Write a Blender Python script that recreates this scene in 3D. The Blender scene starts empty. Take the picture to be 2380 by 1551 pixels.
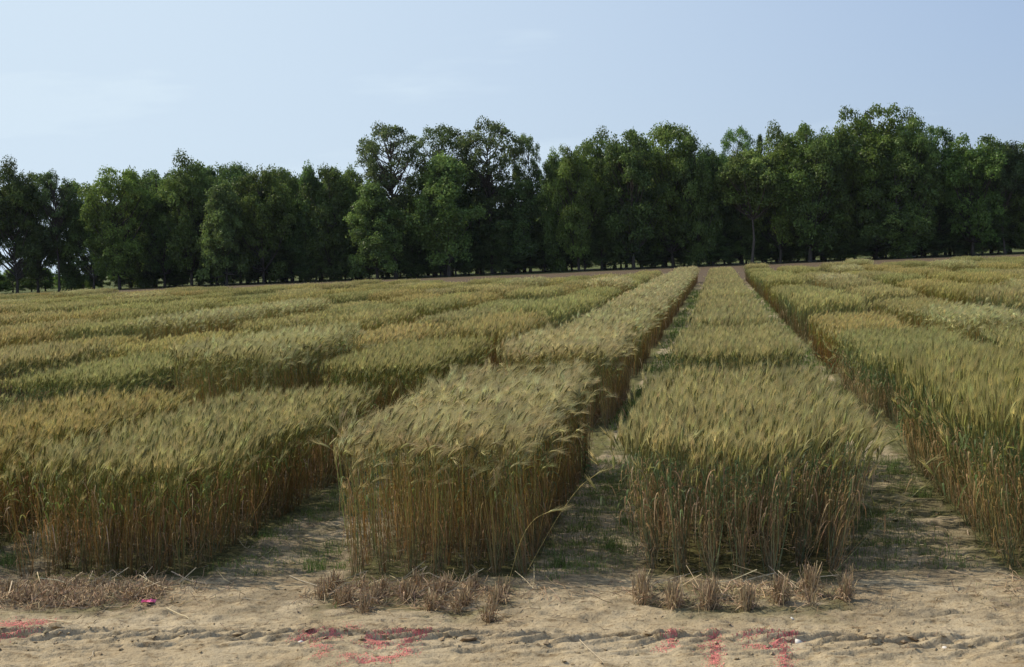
import bpy, math, numpy as np
from mathutils import Matrix, Vector
PI = math.pi
sc = bpy.context.scene
COL = sc.collection
rng = np.random.default_rng(7)

# ------------------------------------------------------------------ camera
FD, HC = 3035.0, 1.9            # focal length in units of a 2380 wide picture, eye height in metres
ca, cp, ct = math.atan(485 / FD), math.atan(176 / FD), math.radians(2.29)
fw = np.array([-math.sin(ca) * math.cos(cp), math.cos(ca) * math.cos(cp), -math.sin(cp)])
rt0 = np.array([math.cos(ca), math.sin(ca), 0.0])
up0 = np.cross(rt0, fw)
RT = rt0 * math.cos(ct) - up0 * math.sin(ct)
UP = up0 * math.cos(ct) + rt0 * math.sin(ct)
CAM = np.array([0, 0, HC])
cam_data = bpy.data.cameras.new('camera')
cam = bpy.data.objects.new('camera', cam_data)
COL.objects.link(cam)
M = Matrix(((RT[0], UP[0], -fw[0], 0), (RT[1], UP[1], -fw[1], 0), (RT[2], UP[2], -fw[2], HC), (0, 0, 0, 1)))
cam.matrix_world = M
cam_data.sensor_width = 36
cam_data.lens = 36 * FD / 2380
cam_data.clip_end = 8000
sc.camera = cam

# ------------------------------------------------------------------ sun and sky
SUN_EL, SUN_AZ = math.radians(43), math.radians(14)      # azimuth: from -X towards +Y
sdir = Vector((-math.cos(SUN_AZ) * math.cos(SUN_EL), math.sin(SUN_AZ) * math.cos(SUN_EL), math.sin(SUN_EL)))
sun_d = bpy.data.lights.new('sun', 'SUN')
sun_d.energy = 4.4
sun_d.angle = math.radians(0.6)
sun_d.color = (1.0, 0.91, 0.76)
sun = bpy.data.objects.new('sun', sun_d)
COL.objects.link(sun)
sun.rotation_euler = sdir.to_track_quat('Z', 'Y').to_euler()
w = bpy.data.worlds.new('World')
sc.world = w
w.use_nodes = True
nt = w.node_tree
nt.nodes.clear()
N = nt.nodes.new
sky = N('ShaderNodeTexSky')
sky.sky_type = 'NISHITA'
sky.sun_disc = False
sky.sun_elevation = SUN_EL
sky.sun_rotation = math.atan2(sdir.x, sdir.y)
sky.altitude = 0
sky.air_density = 1.0
sky.dust_density = 1.0
sky.ozone_density = 3.0
bg = N('ShaderNodeBackground')
bg.inputs['Strength'].default_value = 0.12
out = N('ShaderNodeOutputWorld')
# thin cirrus veil: noise on the view direction, stretched sideways
geo = N('ShaderNodeTexCoord')
mp = N('ShaderNodeMapping')
mp.inputs['Scale'].default_value = (1.3, 1.3, 9.0)
nz = N('ShaderNodeTexNoise')
nz.inputs['Scale'].default_value = 2.1
nz.inputs['Detail'].default_value = 5
nz.inputs['Roughness'].default_value = 0.55
rp = N('ShaderNodeMapRange')
rp.inputs['From Min'].default_value = 0.54
rp.inputs['From Max'].default_value = 0.85
rp.inputs['To Max'].default_value = 0.7
mx = N('ShaderNodeMix')
mx.data_type = 'RGBA'
mx.inputs[7].default_value = (5.1, 6.1, 7.0, 1)
L = nt.links.new
L(geo.outputs['Generated'], mp.inputs[0]); L(mp.outputs[0], nz.inputs['Vector'])
L(nz.outputs[0], rp.inputs[0])
# summer haze scatters more light towards the sun's side of the sky
dt = N('ShaderNodeVectorMath'); dt.operation = 'DOT_PRODUCT'
dt.inputs[1].default_value = tuple(Vector((sdir.x, sdir.y, 0.12)).normalized())
L(geo.outputs['Generated'], dt.inputs[0])
hz = N('ShaderNodeMapRange'); hz.interpolation_type = 'SMOOTHSTEP'
hz.inputs['From Min'].default_value = -0.35; hz.inputs['From Max'].default_value = 0.85
hz.inputs['To Min'].default_value = 0.0; hz.inputs['To Max'].default_value = 0.95
L(dt.outputs['Value'], hz.inputs[0])
ad = N('ShaderNodeMath'); ad.operation = 'ADD'; ad.use_clamp = True
L(rp.outputs[0], ad.inputs[0]); L(hz.outputs[0], ad.inputs[1]); L(ad.outputs[0], mx.inputs[0])
hm = N('ShaderNodeMix'); hm.data_type = 'RGBA'; hm.inputs[0].default_value = 0.6
hm.inputs[7].default_value = (2.25, 3.05, 5.0, 1)
L(sky.outputs[0], hm.inputs[6])
L(hm.outputs[2], mx.inputs[6]); L(mx.outputs[2], bg.inputs[0]); L(bg.outputs[0], out.inputs[0])

vs = sc.view_settings
sc.display_settings.display_device = 'sRGB'
vs.view_transform = 'Standard'
vs.look = 'None'
vs.gamma = 1
vs.exposure = 0.15
vs.use_curve_mapping = False
cy = sc.cycles
cy.max_bounces = 6
cy.diffuse_bounces = 3
cy.transmission_bounces = 4
cy.transparent_max_bounces = 8
cy.glossy_bounces = 2
cy.use_denoising = True
cy.volume_bounces = 0

# ------------------------------------------------------------------ helpers
def ray(x, y):
    return fw * FD + RT * (x - 1190) - UP * (y - 775.5)
def on_ground(x, y, h=0.0):
    d = ray(x, y)
    return CAM + d * ((h - HC) / d[2])
def at_depth(x, y, Y):
    d = ray(x, y)
    return CAM + d * (Y / d[1])
def project(P):
    d = np.asarray(P, float) - CAM
    z = d @ fw
    return 1190 + FD * (d @ RT) / z, 775.5 - FD * (d @ UP) / z, z

def tag(o, label=None, cat=None, group=None, kind=None):
    if label: o['label'] = label
    if cat: o['category'] = cat
    if group: o['group'] = group
    if kind: o['kind'] = kind
    return o
def link(name, data, parent=None, loc=None):
    o = bpy.data.objects.new(name, data)
    COL.objects.link(o)
    if parent: o.parent = parent
    if loc is not None: o.location = loc
    return o

class Geo:
    """collects vertices, faces (triangles or quads) and a colour per vertex"""
    def __init__(s): s.v, s.f, s.c, s.n = [], [], [], 0
    def add(s, v, f, c):
        v = np.asarray(v, np.float32).reshape(-1, 3)
        c = np.asarray(c, np.float32)
        if c.ndim == 1: c = np.tile(c, (len(v), 1))
        s.v.append(v); s.c.append(c.reshape(-1, 3)); s.f.append(np.asarray(f, np.int64) + s.n); s.n += len(v)
    def merge(s, o, off=(0, 0, 0), scale=(1, 1, 1)):
        for v, f, c in zip(o.v, o.f, o.c):
            pass
        base = s.n
        k = 0
        for v, f, c in zip(o.v, o.f, o.c):
            s.v.append(v * np.float32(scale) + np.float32(off)); s.c.append(c); s.f.append(f + base); k += len(v)
        s.n += k
    def mesh(s, name, mat, smooth=False):
        me = bpy.data.meshes.new(name)
        v = np.concatenate(s.v); c = np.concatenate(s.c)
        tri = [f for f in s.f if f.shape[1] == 3]; quad = [f for f in s.f if f.shape[1] == 4]
        li, tot = [], []
        if tri:
            t = np.concatenate(tri); li.append(t.ravel()); tot.append(np.full(len(t), 3))
        if quad:
            q = np.concatenate(quad); li.append(q.ravel()); tot.append(np.full(len(q), 4))
        li = np.concatenate(li).astype(np.int32); tot = np.concatenate(tot).astype(np.int32)
        me.vertices.add(len(v)); me.vertices.foreach_set('co', v.ravel())
        me.loops.add(len(li)); me.loops.foreach_set('vertex_index', li)
        me.polygons.add(len(tot))
        st = np.concatenate([[0], np.cumsum(tot)[:-1]]).astype(np.int32)
        me.polygons.foreach_set('loop_start', st); me.polygons.foreach_set('loop_total', tot)
        me.polygons.foreach_set('use_smooth', np.full(len(tot), smooth))
        at = me.attributes.new('tone', 'FLOAT_COLOR', 'POINT')
        at.data.foreach_set('color', np.concatenate([c, np.ones((len(c), 1), np.float32)], 1).ravel())
        me.materials.append(mat)
        me.update(calc_edges=True)
        return me

def norm(a): return a / np.maximum(np.linalg.norm(a, axis=-1, keepdims=True), 1e-9)

def tubes(g, P, R, sides, C, ref=None):
    """P (n,k,3) centre lines, R (n,k) radii, C (n,k,3) colours"""
    n, k, _ = P.shape
    T = norm(np.gradient(P, axis=1))
    if ref is None: ref = np.tile([0.31, 0.77, 0.05], (n, 1))
    a = norm(np.cross(T, ref[:, None, :])); b = np.cross(T, a)
    ang = np.arange(sides) * 2 * PI / sides
    V = P[:, :, None, :] + R[:, :, None, None] * (np.cos(ang)[None, None, :, None] * a[:, :, None, :] + np.sin(ang)[None, None, :, None] * b[:, :, None, :])
    idx = np.arange(n * k * sides).reshape(n, k, sides)
    q = np.stack([idx[:, :-1, :], np.roll(idx, -1, 2)[:, :-1, :], np.roll(idx, -1, 2)[:, 1:, :], idx[:, 1:, :]], -1).reshape(-1, 4)
    g.add(V.reshape(-1, 3), q, np.repeat(C[:, :, None, :], sides, 2).reshape(-1, 3))

def ribbons(g, P, W, S, C):
    """P (n,k,3), W (n,k) half widths, S (n,3) or (n,k,3) side vectors"""
    n, k, _ = P.shape
    if S.ndim == 2: S = S[:, None, :]
    V = np.stack([P - S * W[..., None], P + S * W[..., None]], 2)
    idx = np.arange(n * k * 2).reshape(n, k, 2)
    q = np.stack([idx[:, :-1, 0], idx[:, :-1, 1], idx[:, 1:, 1], idx[:, 1:, 0]], -1).reshape(-1, 4)
    g.add(V.reshape(-1, 3), q, np.repeat(C[:, :, None, :], 2, 2).reshape(-1, 3))

def vnoise(x, y, seed):
    r = np.random.default_rng(seed); T = r.random((256, 256))
    xi = np.floor(x).astype(int); yi = np.floor(y).astype(int); fx = x - xi; fy = y - yi
    fx = fx * fx * (3 - 2 * fx); fy = fy * fy * (3 - 2 * fy)
    a = T[xi % 256, yi % 256]; b = T[(xi + 1) % 256, yi % 256]; c = T[xi % 256, (yi + 1) % 256]; d = T[(xi + 1) % 256, (yi + 1) % 256]
    return (a * (1 - fx) + b * fx) * (1 - fy) + (c * (1 - fx) + d * fx) * fy
def fbm(x, y, seed, o=4):
    s = 0; a = 1; t = 0
    for i in range(o):
        s = s + a * vnoise(x * 2 ** i + 17.3 * i, y * 2 ** i + 5.1 * i, seed + i); t += a; a *= .5
    return s / t
def sstep(a, b, x):
    t = np.clip((x - a) / (b - a), 0, 1); return t * t * (3 - 2 * t)

# ------------------------------------------------------------------ materials
def plant_mat(name, trans, rough, noise=0.25, gloss=0.05):
    m = bpy.data.materials.new(name); m.use_nodes = True
    t = m.node_tree; t.nodes.clear(); n = t.nodes.new; l = t.links.new
    at = n('ShaderNodeAttribute'); at.attribute_name = 'tone'
    oi = n('ShaderNodeObjectInfo')
    mu = n('ShaderNodeMix'); mu.data_type = 'RGBA'; mu.blend_type = 'MULTIPLY'; mu.inputs[0].default_value = 1
    l(at.outputs['Color'], mu.inputs[6]); l(oi.outputs['Color'], mu.inputs[7])
    tc = n('ShaderNodeTexCoord'); nz = n('ShaderNodeTexNoise'); nz.inputs['Scale'].default_value = 1.7; nz.inputs['Detail'].default_value = 3
    l(tc.outputs['Object'], nz.inputs['Vector'])
    mr = n('ShaderNodeMapRange'); mr.inputs['From Min'].default_value = .3; mr.inputs['From Max'].default_value = .7
    mr.inputs['To Min'].default_value = 1 - noise; mr.inputs['To Max'].default_value = 1 + noise; l(nz.outputs[0], mr.inputs[0])
    sc2 = n('ShaderNodeVectorMath'); sc2.operation = 'SCALE'; l(mu.outputs[2], sc2.inputs[0]); l(mr.outputs[0], sc2.inputs['Scale'])
    d = n('ShaderNodeBsdfDiffuse'); tr = n('ShaderNodeBsdfTranslucent'); l(sc2.outputs[0], d.inputs[0]); l(sc2.outputs[0], tr.inputs[0])
    ms = n('ShaderNodeMixShader'); ms.inputs[0].default_value = trans; l(d.outputs[0], ms.inputs[1]); l(tr.outputs[0], ms.inputs[2])
    gl = n('ShaderNodeBsdfGlossy'); gl.inputs['Roughness'].default_value = rough; gl.inputs[0].default_value = (1, 1, 1, 1)
    m2 = n('ShaderNodeMixShader'); m2.inputs[0].default_value = gloss; l(ms.outputs[0], m2.inputs[1]); l(gl.outputs[0], m2.inputs[2])
    o = n('ShaderNodeOutputMaterial'); l(m2.outputs[0], o.inputs[0])
    return m
MAT_WHEAT = plant_mat('wheat', 0.42, 0.5, 0.12, 0.012)
MAT_STRAW = plant_mat('straw', 0.12, 0.5, 0.15, 0.015)
MAT_GRASS = plant_mat('weeds', 0.35, 0.5, 0.2, 0.01)
MAT_LEAF = plant_mat('foliage', 0.42, 0.45, 0.22, 0.015)
MAT_BARK = plant_mat('bark', 0.0, 0.8, 0.3, 0.01)

def ground_mat():
    m = bpy.data.materials.new('soil'); m.use_nodes = True
    t = m.node_tree; t.nodes.clear(); n = t.nodes.new; l = t.links.new
    tc = n('ShaderNodeTexCoord')
    def noise(scale, det, sx=1, sy=1):
        mp = n('ShaderNodeMapping'); mp.inputs['Scale'].default_value = (sx, sy, 1); l(tc.outputs['Object'], mp.inputs[0])
        z = n('ShaderNodeTexNoise'); z.inputs['Scale'].default_value = scale; z.inputs['Detail'].default_value = det; z.inputs['Roughness'].default_value = .62
        l(mp.outputs[0], z.inputs['Vector']); return z.outputs[0]
    def ramp(src, stops):
        r = n('ShaderNodeValToRGB'); e = r.color_ramp.elements
        while len(e) < len(stops): e.new(0.5)
        for el, (p, c) in zip(e, stops): el.position = p; el.color = (*c, 1)
        l(src, r.inputs[0]); return r.outputs[0]
    def mix(bt, fac, a, b):
        x = n('ShaderNodeMix'); x.data_type = 'RGBA'; x.blend_type = bt
        if isinstance(fac, float): x.inputs[0].default_value = fac
        else: l(fac, x.inputs[0])
        for i, s in ((6, a), (7, b)):
            if isinstance(s, tuple): x.inputs[i].default_value = (*s, 1)
            else: l(s, x.inputs[i])
        return x.outputs[2]
    base = ramp(noise(2.2, 6), [(.3, (.30, .228, .138)), (.5, (.37, .293, .184)), (.72, (.43, .35, .232))])
    fine = ramp(noise(55, 5, 1, 1), [(.30, (.55, .50, .46)), (.44, (.98, .98, .98)), (.7, (1.12, 1.12, 1.12))])
    c = mix('MULTIPLY', .8, base, fine)
    speck = ramp(noise(130, 2), [(.33, (.3, .25, .21)), (.41, (1, 1, 1))])
    c = mix('MULTIPLY', .7, c, speck)
    crumb = ramp(noise(9, 6, 1, 2.6), [(.34, (.50, .44, .38)), (.42, (.86, .84, .80)), (.47, (1, 1, 1))])
    c = mix('MULTIPLY', .85, c, crumb)
    at = n('ShaderNodeAttribute'); at.attribute_name = 'tone'
    c = mix('MULTIPLY', 1.0, c, at.outputs['Color'])
    bs = n('ShaderNodeBsdfPrincipled'); l(c, bs.inputs['Base Color']); bs.inputs['Roughness'].default_value = .95
    bs.inputs['Specular IOR Level'].default_value = .15
    b1 = n('ShaderNodeBump'); b1.inputs['Strength'].default_value = .8; b1.inputs['Distance'].default_value = .014; l(noise(38, 7), b1.inputs['Height'])
    l(b1.outputs[0], bs.inputs['Normal'])
    o = n('ShaderNodeOutputMaterial'); l(bs.outputs[0], o.inputs[0])
    return m
MAT_SOIL = ground_mat()

# ------------------------------------------------------------------ field layout (metres)
ROWW = 0.176
CENT = {}
for k in range(-26, 16):
    CENT[k] = -1.75 + 3.90 * (k // 2) + (1.83 if k % 2 else 0)       # column 0 = nodding wheat, column 1 = upright wheat beside it
RANGES = [(7.62, 11.85), (14.15, 18.0), (19.75, 24.05), (25.85, 30.3)]
y = 31.8
while y < 80:
    RANGES.append((y, y + 4.45)); y += 6.15

# ------------------------------------------------------------------ ground
def axis(parts):
    a = [np.arange(p, q, s) for p, q, s in parts]
    return np.concatenate(a + [[parts[-1][1]]])
xs = axis([(-3000, -400, 400), (-400, -60, 30), (-60, -12, 1.5), (-12, -5.2, .12), (-5.2, 3.0, .014), (3.0, 7, .1), (7, 40, 1.5), (40, 400, 30), (400, 3000, 400)])
ys = axis([(-60, 0, 10), (0, 4.6, .25), (4.6, 5.5, .04), (5.5, 6.05, .013), (6.05, 6.55, .008), (6.55, 7.9, .013), (7.9, 14.5, .045), (14.5, 34, .18), (34, 90, 2), (90, 300, 10), (300, 3200, 200)])
GX, GY = np.meshgrid(xs, ys, indexing='ij')
def soil_height(X, Y):
    near = sstep(40, 12, Y) * sstep(-14, -7, X) * sstep(7, 3.6, X)
    h = (fbm(X * .5, Y * .5, 3) - .5) * .07 + (fbm(X * 3, Y * 3, 11) - .5) * .03
    f2 = fbm(X * 14, Y * 16, 21, 4); h += (f2 - .5) * .018
    # shallow scallops pulled along the wheel direction
    wx = X + .15 * fbm(X * 2, Y * 2, 31); s = fbm(wx * 5 - Y * 3, Y * 16 + wx * 1.2, 41, 3)
    h += -sstep(.52, .40, s) * .012 * sstep(8.3, 7.0, Y)
    # lug print ridges of the tyre track
    def lugs(y0, wid, amp, sp, seed, slope=.42, lo=-9, hi=9):
        yc = y0 + (fbm(X * .8, 0 * X, seed) - .5) * .10 - .012 * X
        d = (Y - yc) / wid
        band = np.exp(-d ** 4) * sstep(lo, lo + .4, X) * sstep(hi, hi - .4, X)
        ph = (X - (Y - yc) / slope + .12 * (fbm(X * 3, Y * 3, seed + 3, 2) - .5) + .5 * (fbm(X * .9, Y * .3, seed + 5) - .5)) / sp
        fr = ph - np.floor(ph)
        k = np.floor(ph)
        str_ = .75 + .25 * vnoise(k * 1.7, 0 * k, seed + 9)
        saw = np.where(fr < .82, fr / .82, (1 - fr) / .18) ** 2.0
        brk = sstep(.38, .55, fbm(X * 6, Y * 9, seed + 7, 3))
        return amp * band * saw * str_ * (.85 + .15 * brk)
    h += lugs(6.33, .10, .036, .23, 50)
    h += lugs(6.14, .06, .018, .2, 70)
    h += -.011 * sstep(.56, .66, fbm(X * 7 + Y * 6, Y * 15, 131, 3)) * sstep(7.4, 7.0, Y)
    h += lugs(6.86, .07, .020, .13, 90, .4, -.6, 3)
    h += lugs(7.02, .05, .012, .11, 95, .4, .2, 3)
    h += lugs(5.75, .10, .014, .22, 110)
    # crazed crust in the alleys
    s2 = fbm(X * 6, Y * 20, 61, 3)
    h += -sstep(.54, .44, s2) * .022 * sstep(7.3, 8.2, Y)
    return h * near
GZ = soil_height(GX, GY)
def moss_shade_mask(X, Y):  # moss patches, with shade under the plots and along the alleys painted in
    cs = np.array([CENT[k] for k in CENT])
    d = np.abs(X[..., None] - cs).min(-1)
    inplot = sstep(.62, .50, d)
    m = .5 * sstep(.42, .62, fbm(X * 6, Y * 9, 201)) * sstep(7.4, 8.0, Y) + .7 * inplot * sstep(6.55, 6.9, Y) * sstep(.38, .6, fbm(X * 5, Y * 5, 205)) + .9 * inplot * sstep(7.5, 7.8, Y)
    m += .6 * sstep(.44, .6, fbm(X * 1.6 + 9, Y * 1.1, 209)) * sstep(7.6, 8.6, Y)
    return np.clip(m, 0, 1)
mm = moss_shade_mask(GX, GY)
tone = np.ones(GX.shape + (3,)) * 1.0
tone = tone * (1 - mm[..., None]) + mm[..., None] * np.array([.34, .40, .24])
# litter-stained soil round the stubble
lit = sstep(.35, .65, fbm(GX * 7, GY * 10, 301)) * sstep(6.55, 6.85, GY) * sstep(8.2, 7.5, GY)
tone *= (1 - .32 * lit)[..., None]
tone *= (1 - .34 * sstep(7.3, 7.9, GY) * sstep(13, 11.8, GY) * (.4 + .6 * sstep(.4, .55, fbm(GX * 5, GY * 8, 333))))[..., None]  # alley shade deepened in the soil tone, as far as the first cross alley
# brown tilled field beyond the plots, then rank grass beyond the wood
far = sstep(60, 82, GY)
tone = tone * (1 - far[..., None]) + far[..., None] * np.array([.30, .27, .26])
wood = sstep(0, 3, GY - (150.5 + .155 * GX))
tone = tone * (1 - wood[..., None]) + wood[..., None] * np.array([.22, .33, .12])
nx, ny = GX.shape
idx = np.arange(nx * ny).reshape(nx, ny)
gg = Geo()
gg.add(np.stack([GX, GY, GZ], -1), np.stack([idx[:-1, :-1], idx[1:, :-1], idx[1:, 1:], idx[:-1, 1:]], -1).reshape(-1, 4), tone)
hb = bpy.data.materials.new('haze'); hb.use_nodes = True; hb.node_tree.nodes.clear()
hv = hb.node_tree.nodes.new('ShaderNodeVolumePrincipled'); hv.inputs['Density'].default_value = 0.00005
hv.inputs['Color'].default_value = (.80, .88, 1.0, 1)
ho = hb.node_tree.nodes.new('ShaderNodeOutputMaterial'); hb.node_tree.links.new(hv.outputs[0], ho.inputs['Volume'])
hg = Geo(); hx, hy0, hy1, h0, h1 = 3100, -100, 3400, -1.2, 32
hg.add([(a, b, c) for c in (h0, h1) for a, b in ((-hx, hy0), (hx, hy0), (hx, hy1), (-hx, hy1))],
       [(3, 2, 1, 0), (4, 5, 6, 7), (0, 1, 5, 4), (1, 2, 6, 5), (2, 3, 7, 6), (3, 0, 4, 7)], np.ones(3))
tag(link('haze', hg.mesh('haze', hb)), kind='stuff')
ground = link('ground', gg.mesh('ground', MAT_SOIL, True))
tag(ground, kind='structure')
def ground_z(x, y):
    return soil_height(np.asarray(x, float), np.asarray(y, float))

# ------------------------------------------------------------------ wheat
VAR = {
    'nodding': dict(h=.79, hs=.048, bend=(.80, .32), lean=.02, spread=.10, awn=.122, nawn=15,
        stem=((.34, .26, .16), (.46, .36, .13), (.33, .31, .12)), head=(.38, .34, .135), awnc=(.72, .60, .285),
        dead=(.32, .20, .09), green=(.14, .18, .07), dark=.7, leaves=2, lw=.0042),
    'upright': dict(h=.72, hs=.038, bend=(.22, .16), lean=.03, spread=.11, awn=.105, nawn=13,
        stem=((.32, .27, .18), (.27, .27, .13), (.21, .25, .12)), head=(.31, .30, .105), awnc=(.65, .54, .225),
        dead=(.35, .235, .12), green=(.14, .18, .07), dark=.72, leaves=3, lw=.006),
    'golden': dict(h=.65, hs=.038, bend=(.30, .2), lean=.05, spread=.10, awn=.100, nawn=13,
        stem=((.30, .23, .12), (.36, .28, .10), (.27, .27, .08)), head=(.31, .30, .10), awnc=(.64, .53, .21),
        dead=(.33, .20, .085), green=(.16, .20, .05), dark=.68, leaves=2, lw=.0050),
}
def jit(c, r, n, s=.18):
    return np.clip(np.asarray(c)[None, :] * (1 + r.normal(0, s, (n, 1))) * (1 + r.normal(0, s * .16, (n, 3))), .01, .9)

def wheat(g, bx, by, V, r, lod, ends=None):
    n = len(bx)
    h = r.normal(V['h'], V['hs'], n) * (1 - .30 * (r.random(n) < .16) * r.random(n))
    h *= 1 + .05 * (fbm(bx * 1.3 + 7, by * 1.3, 5, 2) - .5) * 2
    dx = r.normal(0, V['spread'], n) * .62 + V['lean'] * 1.0
    dy = r.normal(0, V['spread'], n) * .6
    if ends is not None:
        dy += -(.06 + .05 * r.random(n)) * (by < .12) + .06 * (by > ends - .12)
    if lod: h *= 1 - .16 * sstep(.44, .62, np.abs(bx)) - .10 * sstep(.25, 0, np.minimum(by, 4.7 - by))
    else:
        rag = r.random(n) < .035; dx = np.where(rag, dx * 3.2, dx); h = np.where(rag, h * .93, h)
    # clumped lean, as wind leaves it
    dx += .10 * (fbm(bx * 2 + 3, by * 2.2, 15, 3) - .5)
    k = 5 if lod == 0 else 3
    t = np.linspace(0, 1, k)
    P = np.zeros((n, k, 3))
    bow = r.normal(0, .018, (n, 1))
    P[..., 0] = bx[:, None] + dx[:, None] * t ** .9 + bow * np.sin(t * PI); P[..., 1] = by[:, None] + dy[:, None] * t ** .95; P[..., 2] = h[:, None] * t
    P[:, 0, 2] = -.02
    Cs = np.stack([np.interp(t, [0, .45, 1], [V['stem'][0][i], V['stem'][1][i], V['stem'][2][i]]) for i in range(3)], -1)
    gs = 1 + r.normal(0, .22, (n, 1, 1))
    kind = r.random(n)
    hue = np.where((kind < .3)[:, None], [1.15, .92, .7], np.where((kind > .75)[:, None], [.75, 1.05, .95], [1, 1, 1]))
    if lod: Cs = Cs * np.interp(t, [0, .7, 1], [.42, .55, 1])[:, None] * [1.0, .86, .8]  # far stems: dead sheath brown plus painted shade for the plot sides
    C = np.clip(Cs[None] * gs * hue[:, None, :], .01, .9)
    ref = norm(r.normal(0, 1, (n, 3)) * [1, 1, .05])
    if lod == 0: tubes(g, P, np.tile(np.linspace(.0019, .0012, k), (n, 1)), 3, C, ref)
    else: ribbons(g, P, np.full((n, k), .0026), norm(np.stack([np.ones(n), r.normal(0, .5, n), np.zeros(n)], -1)), C)
    # head
    th0 = np.arctan2(np.hypot(dx, dy) * 1.2, h)
    az = np.arctan2(dy * .5, .10 + dx * .8) + np.where(r.random(n) < .14, r.normal(0, 1.6, n), r.normal(0, .52, n))
    bend = np.abs(r.normal(V['bend'][0], V['bend'][1] * 1.25, n))
    kk = 6 if lod == 0 else 3
    hl = r.uniform(.068, .095, n)
    s = np.linspace(0, 1, kk); Q = np.zeros((n, kk, 3)); Q[:, 0] = P[:, -1]
    tan = []
    for j in range(kk):
        th = th0 + bend * (.35 + .65 * s[j])
        tan.append(np.stack([np.sin(th) * np.cos(az), np.sin(th) * np.sin(az), np.cos(th)], -1))
        if j: Q[:, j] = Q[:, j - 1] + (tan[j - 1] + tan[j]) / 2 * (hl / (kk - 1))[:, None]
    T = np.stack(tan, 1)
    prof = np.array([.0016, .0064, .0078, .0068, .0074, .0020]) if lod == 0 else np.array([.003, .0078, .002])
    HC_ = jit(V['head'], r, n, .2)
    tubes(g, Q, np.tile(prof, (n, 1)), 4, np.repeat(HC_[:, None], kk, 1), ref)
    # awns
    na = V['nawn'] if lod == 0 else 8
    wdt = .0015 if lod == 0 else .0034
    side = norm(np.cross(T[:, -1], np.tile([0.2, .9, .1], (n, 1)))); bn = np.cross(T[:, -1], side)
    AC = jit(V['awnc'], r, n, .24)
    for a in range(na):
        u = (a + r.random(n)) / na
        j = np.minimum((u * (kk - 1)).astype(int), kk - 2)
        fr = (u * (kk - 1) - j)[:, None]
        B = Q[np.arange(n), j] * (1 - fr) + Q[np.arange(n), j + 1] * fr
        Tj = T[np.arange(n), j + 1]
        an = a * 2.4 + r.random(n) * 1.2
        rad = np.cos(an)[:, None] * side + np.sin(an)[:, None] * bn
        sp = r.uniform(.10, .34, n)[:, None]
        D = norm(Tj * np.cos(sp) + rad * np.sin(sp) + np.array([.16, 0, -.03]) * bend[:, None])
        ln = (V['awn'] * r.uniform(.75, 1.15, n) * (1.05 - .35 * u))[:, None]
        W = norm(np.cross(D, np.tile([.1, 1, .15], (n, 1)))) * wdt
        tip = B + D * ln
        vv = np.stack([B - W, B + W, tip], 1)
        ii = np.arange(n * 3).reshape(n, 3)
        g.add(vv.reshape(-1, 3), ii, np.repeat(AC[:, None], 3, 1).reshape(-1, 3))
    # leaves
    lv = V['leaves'] if lod == 0 else 1
    kl = 6 if lod == 0 else 4
    for j in range(lv):
        tt = np.clip((.34 + .54 * ((j + r.random(n)) / max(lv, 1))) if lod == 0 else r.uniform(.3, .85, n), 0, .9)
        A = np.stack([bx + dx * tt ** .9, by + dy * tt ** .95, h * tt], -1)
        an = r.random(n) * 2 * PI
        od = np.stack([np.cos(an), np.sin(an), 0 * an], -1)
        dead = r.random(n) < np.where(tt < .55, .95, V['dark'])
        Ln = np.where(dead, r.uniform(.06, .19, n), r.uniform(.12, .24, n))
        rise = np.where(dead, r.uniform(.1, .7, n), r.uniform(.9, 1.3, n)); drop = np.where(dead, r.uniform(1., 2.4, n), r.uniform(.5, 1.4, n))
        s = np.linspace(0, 1, kl)[None, :]
        hor = Ln[:, None] * (.62 * s - .15 * s ** 3 * dead[:, None]); ver = Ln[:, None] * (rise[:, None] * s - drop[:, None] * s ** 2)
        PL = A[:, None, :] + od[:, None, :] * hor[..., None]; PL[..., 2] += ver; PL[..., 2] = np.maximum(PL[..., 2], .01)
        wl = V['lw'] * (1 if lod == 0 else 1.4) * np.sin(np.clip(s * .9 + .12, 0, 1) * PI) ** .6 * np.where(dead, .62, 1.)[:, None]
        tw = r.normal(0, .8, n)[:, None] * s * np.where(dead, 2., .7)[:, None]
        sd = np.stack([-np.sin(an), np.cos(an), 0 * an], -1)
        S = sd[:, None, :] * np.cos(tw)[..., None] + np.array([0, 0, 1.]) * np.sin(tw)[..., None]
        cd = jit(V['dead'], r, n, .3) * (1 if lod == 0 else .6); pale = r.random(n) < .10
        cd = np.where(pale[:, None], [.52, .38, .24], cd)
        CL = np.where(dead[:, None], cd, jit(V['green'], r, n, .22))
        yel = (~dead) & (r.random(n) < .12); CL = np.where(yel[:, None], [.26, .26, .06], CL)
        ribbons(g, PL, wl, S, np.repeat(CL[:, None], kl, 1))

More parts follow.
